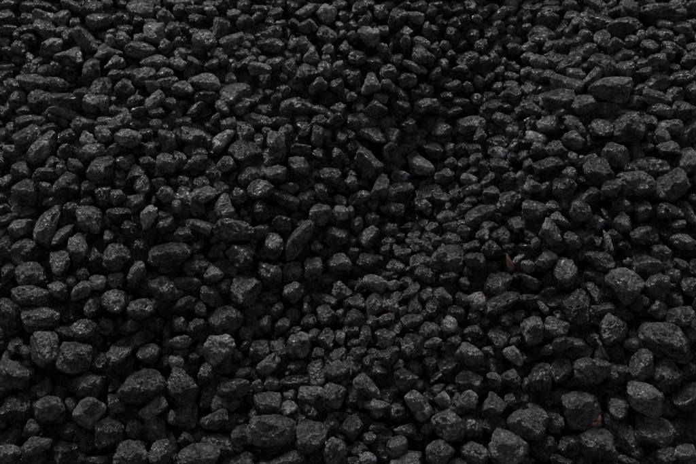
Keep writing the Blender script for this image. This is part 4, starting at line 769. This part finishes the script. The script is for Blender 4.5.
# crumbs caught in the gaps
for k in range(2600):
    px, py = rg.uniform(0, PW), rg.uniform(0, PH)
    t, d = hit(px, py)
    P = CO + d * (t + rg.uniform(.012, .045))
    loose(P[0], P[1], P[2], rg.uniform(.006, .026), 2, rg.uniform(.0, .4), .3)
print('loose', cnt, 'verts', off)
st = build('coal_rubble', np.concatenate(AV), np.concatenate(AF), np.concatenate(AR), np.concatenate(AL))
st['kind'] = 'stuff'
st['label'] = 'smaller pieces of dull black coal packed between and beyond the larger lumps'
st['category'] = 'coal'

# ------------------------------------------------------------------ rust-brown sliver and orange leaf scrap
def lathe_solid(prof, width, thick, n=14):
    """tapering splinter: prof = (position along, half width factor)"""
    V, F = [], []
    for (p, hw) in prof:
        for k in range(n):
            a = 2 * math.pi * k / n
            V.append((math.copysign(abs(math.cos(a)) ** .7, math.cos(a)) * hw * width, p, math.copysign(abs(math.sin(a)) ** .8, math.sin(a)) * hw * thick))
    m = len(prof)
    for i in range(m - 1):
        for k in range(n):
            a, b = i * n + k, i * n + (k + 1) % n
            F += [(a, b, b + n), (a, b + n, a + n)]
    for i0, flip in ((0, 1), ((m - 1) * n, 0)):
        V.append(tuple(np.mean(V[i0:i0 + n], axis=0))); c = len(V) - 1
        for k in range(n):
            a, b = i0 + k, i0 + (k + 1) % n
            F.append((b, a, c) if flip else (a, b, c))
    return np.array(V, float), np.array(F)

def view_place(V, px, py, ang, toward):
    t, d = hit(px, py)
    right = np.cross(d, [0, 0, 1]); right /= np.linalg.norm(right)
    up = np.cross(right, d)
    a = R(ang); c, sn = math.cos(a), math.sin(a)
    k = t / FPX
    X = (V[:, 0] * c - V[:, 1] * sn) * k; Y = (V[:, 0] * sn + V[:, 1] * c) * k
    return X[:, None] * right + Y[:, None] * up - (V[:, 2] * k)[:, None] * d, CO + d * (t - toward)

SL = simple_mat('rusty_shale', (.085, .036, .022), .6, 500, .45)
V, F = lathe_solid([(-11, .55), (-9.5, .9), (-6, 1.0), (-1, .85), (4, .6), (8, .36), (11, .12)], 4.6, 2.6)
V[:, 0] += .5 * np.sin(V[:, 1] * .8); V[:, 2] += .7 * np.sin(V[:, 1] * .5 + V[:, 0])
V *= .78
Vw, c = view_place(V, 509.3, 262.5, 24, .012)
o = build('stone_sliver', Vw, F, Vw, np.zeros((len(Vw), 4)), SL); o.location = c
o['label'] = 'rust-brown tapering sliver of stone wedged between black lumps right of centre'
o['category'] = 'stone sliver'

LF = simple_mat('dry_leaf', (.19, .066, .022), .6, 400, .4)
def leaf(pts, wd, rg):
    V, F = [], []
    m = len(pts)
    for i, (x, y, z) in enumerate(pts):
        t = i / (m - 1)
        hw = wd * (.15 + math.sin(math.pi * min(1, t * .92 + .04)) ** .8)
        for j, q in enumerate((-1, -.4, .3, 1)):
            V.append((x + q * hw, y + .3 * q * q, z + 1.1 * abs(q) + .25 * rg.normal()))
    for i in range(m - 1):
        for j in range(3):
            a = i * 4 + j
            F += [(a, a + 1, a + 5), (a, a + 5, a + 4)]
    return np.array(V, float), np.array(F)
rgl = np.random.default_rng(3)
LV, LFc = [], []
o0 = 0
for pts, wd in (([(.6, -1, 0), (1.1, 1, .4), (1.3, 3, .5), (1.1, 5, .3), (1.0, 7, -.3)], 1.3),
                ([(.2, -1.5, 0), (-1.2, -1.8, .4), (-2.6, -2.5, .7), (-3.4, -4.0, .5), (-3.8, -5.6, -.2)], 1.4),
                ([(.4, -.5, .4), (1.6, -1.0, .8), (2.6, -2.0, .8), (3.2, -3.2, .2)], 1.0)):
    a, b = leaf(pts, wd, rgl)
    LV.append(a); LFc.append(b + o0); o0 += len(a)
Vw, c = view_place(np.concatenate(LV) * .85, 597.5, 422, 0, .03)
o = build('leaf_scrap', Vw, np.concatenate(LFc), Vw, np.zeros((len(Vw), 4)), LF); o.location = c
so = o.modifiers.new('thickness', 'SOLIDIFY'); so.thickness = .0006
o['label'] = 'curled orange-brown dry leaf scrap in a gap above the egg-shaped boulder'
o['category'] = 'dry leaf'
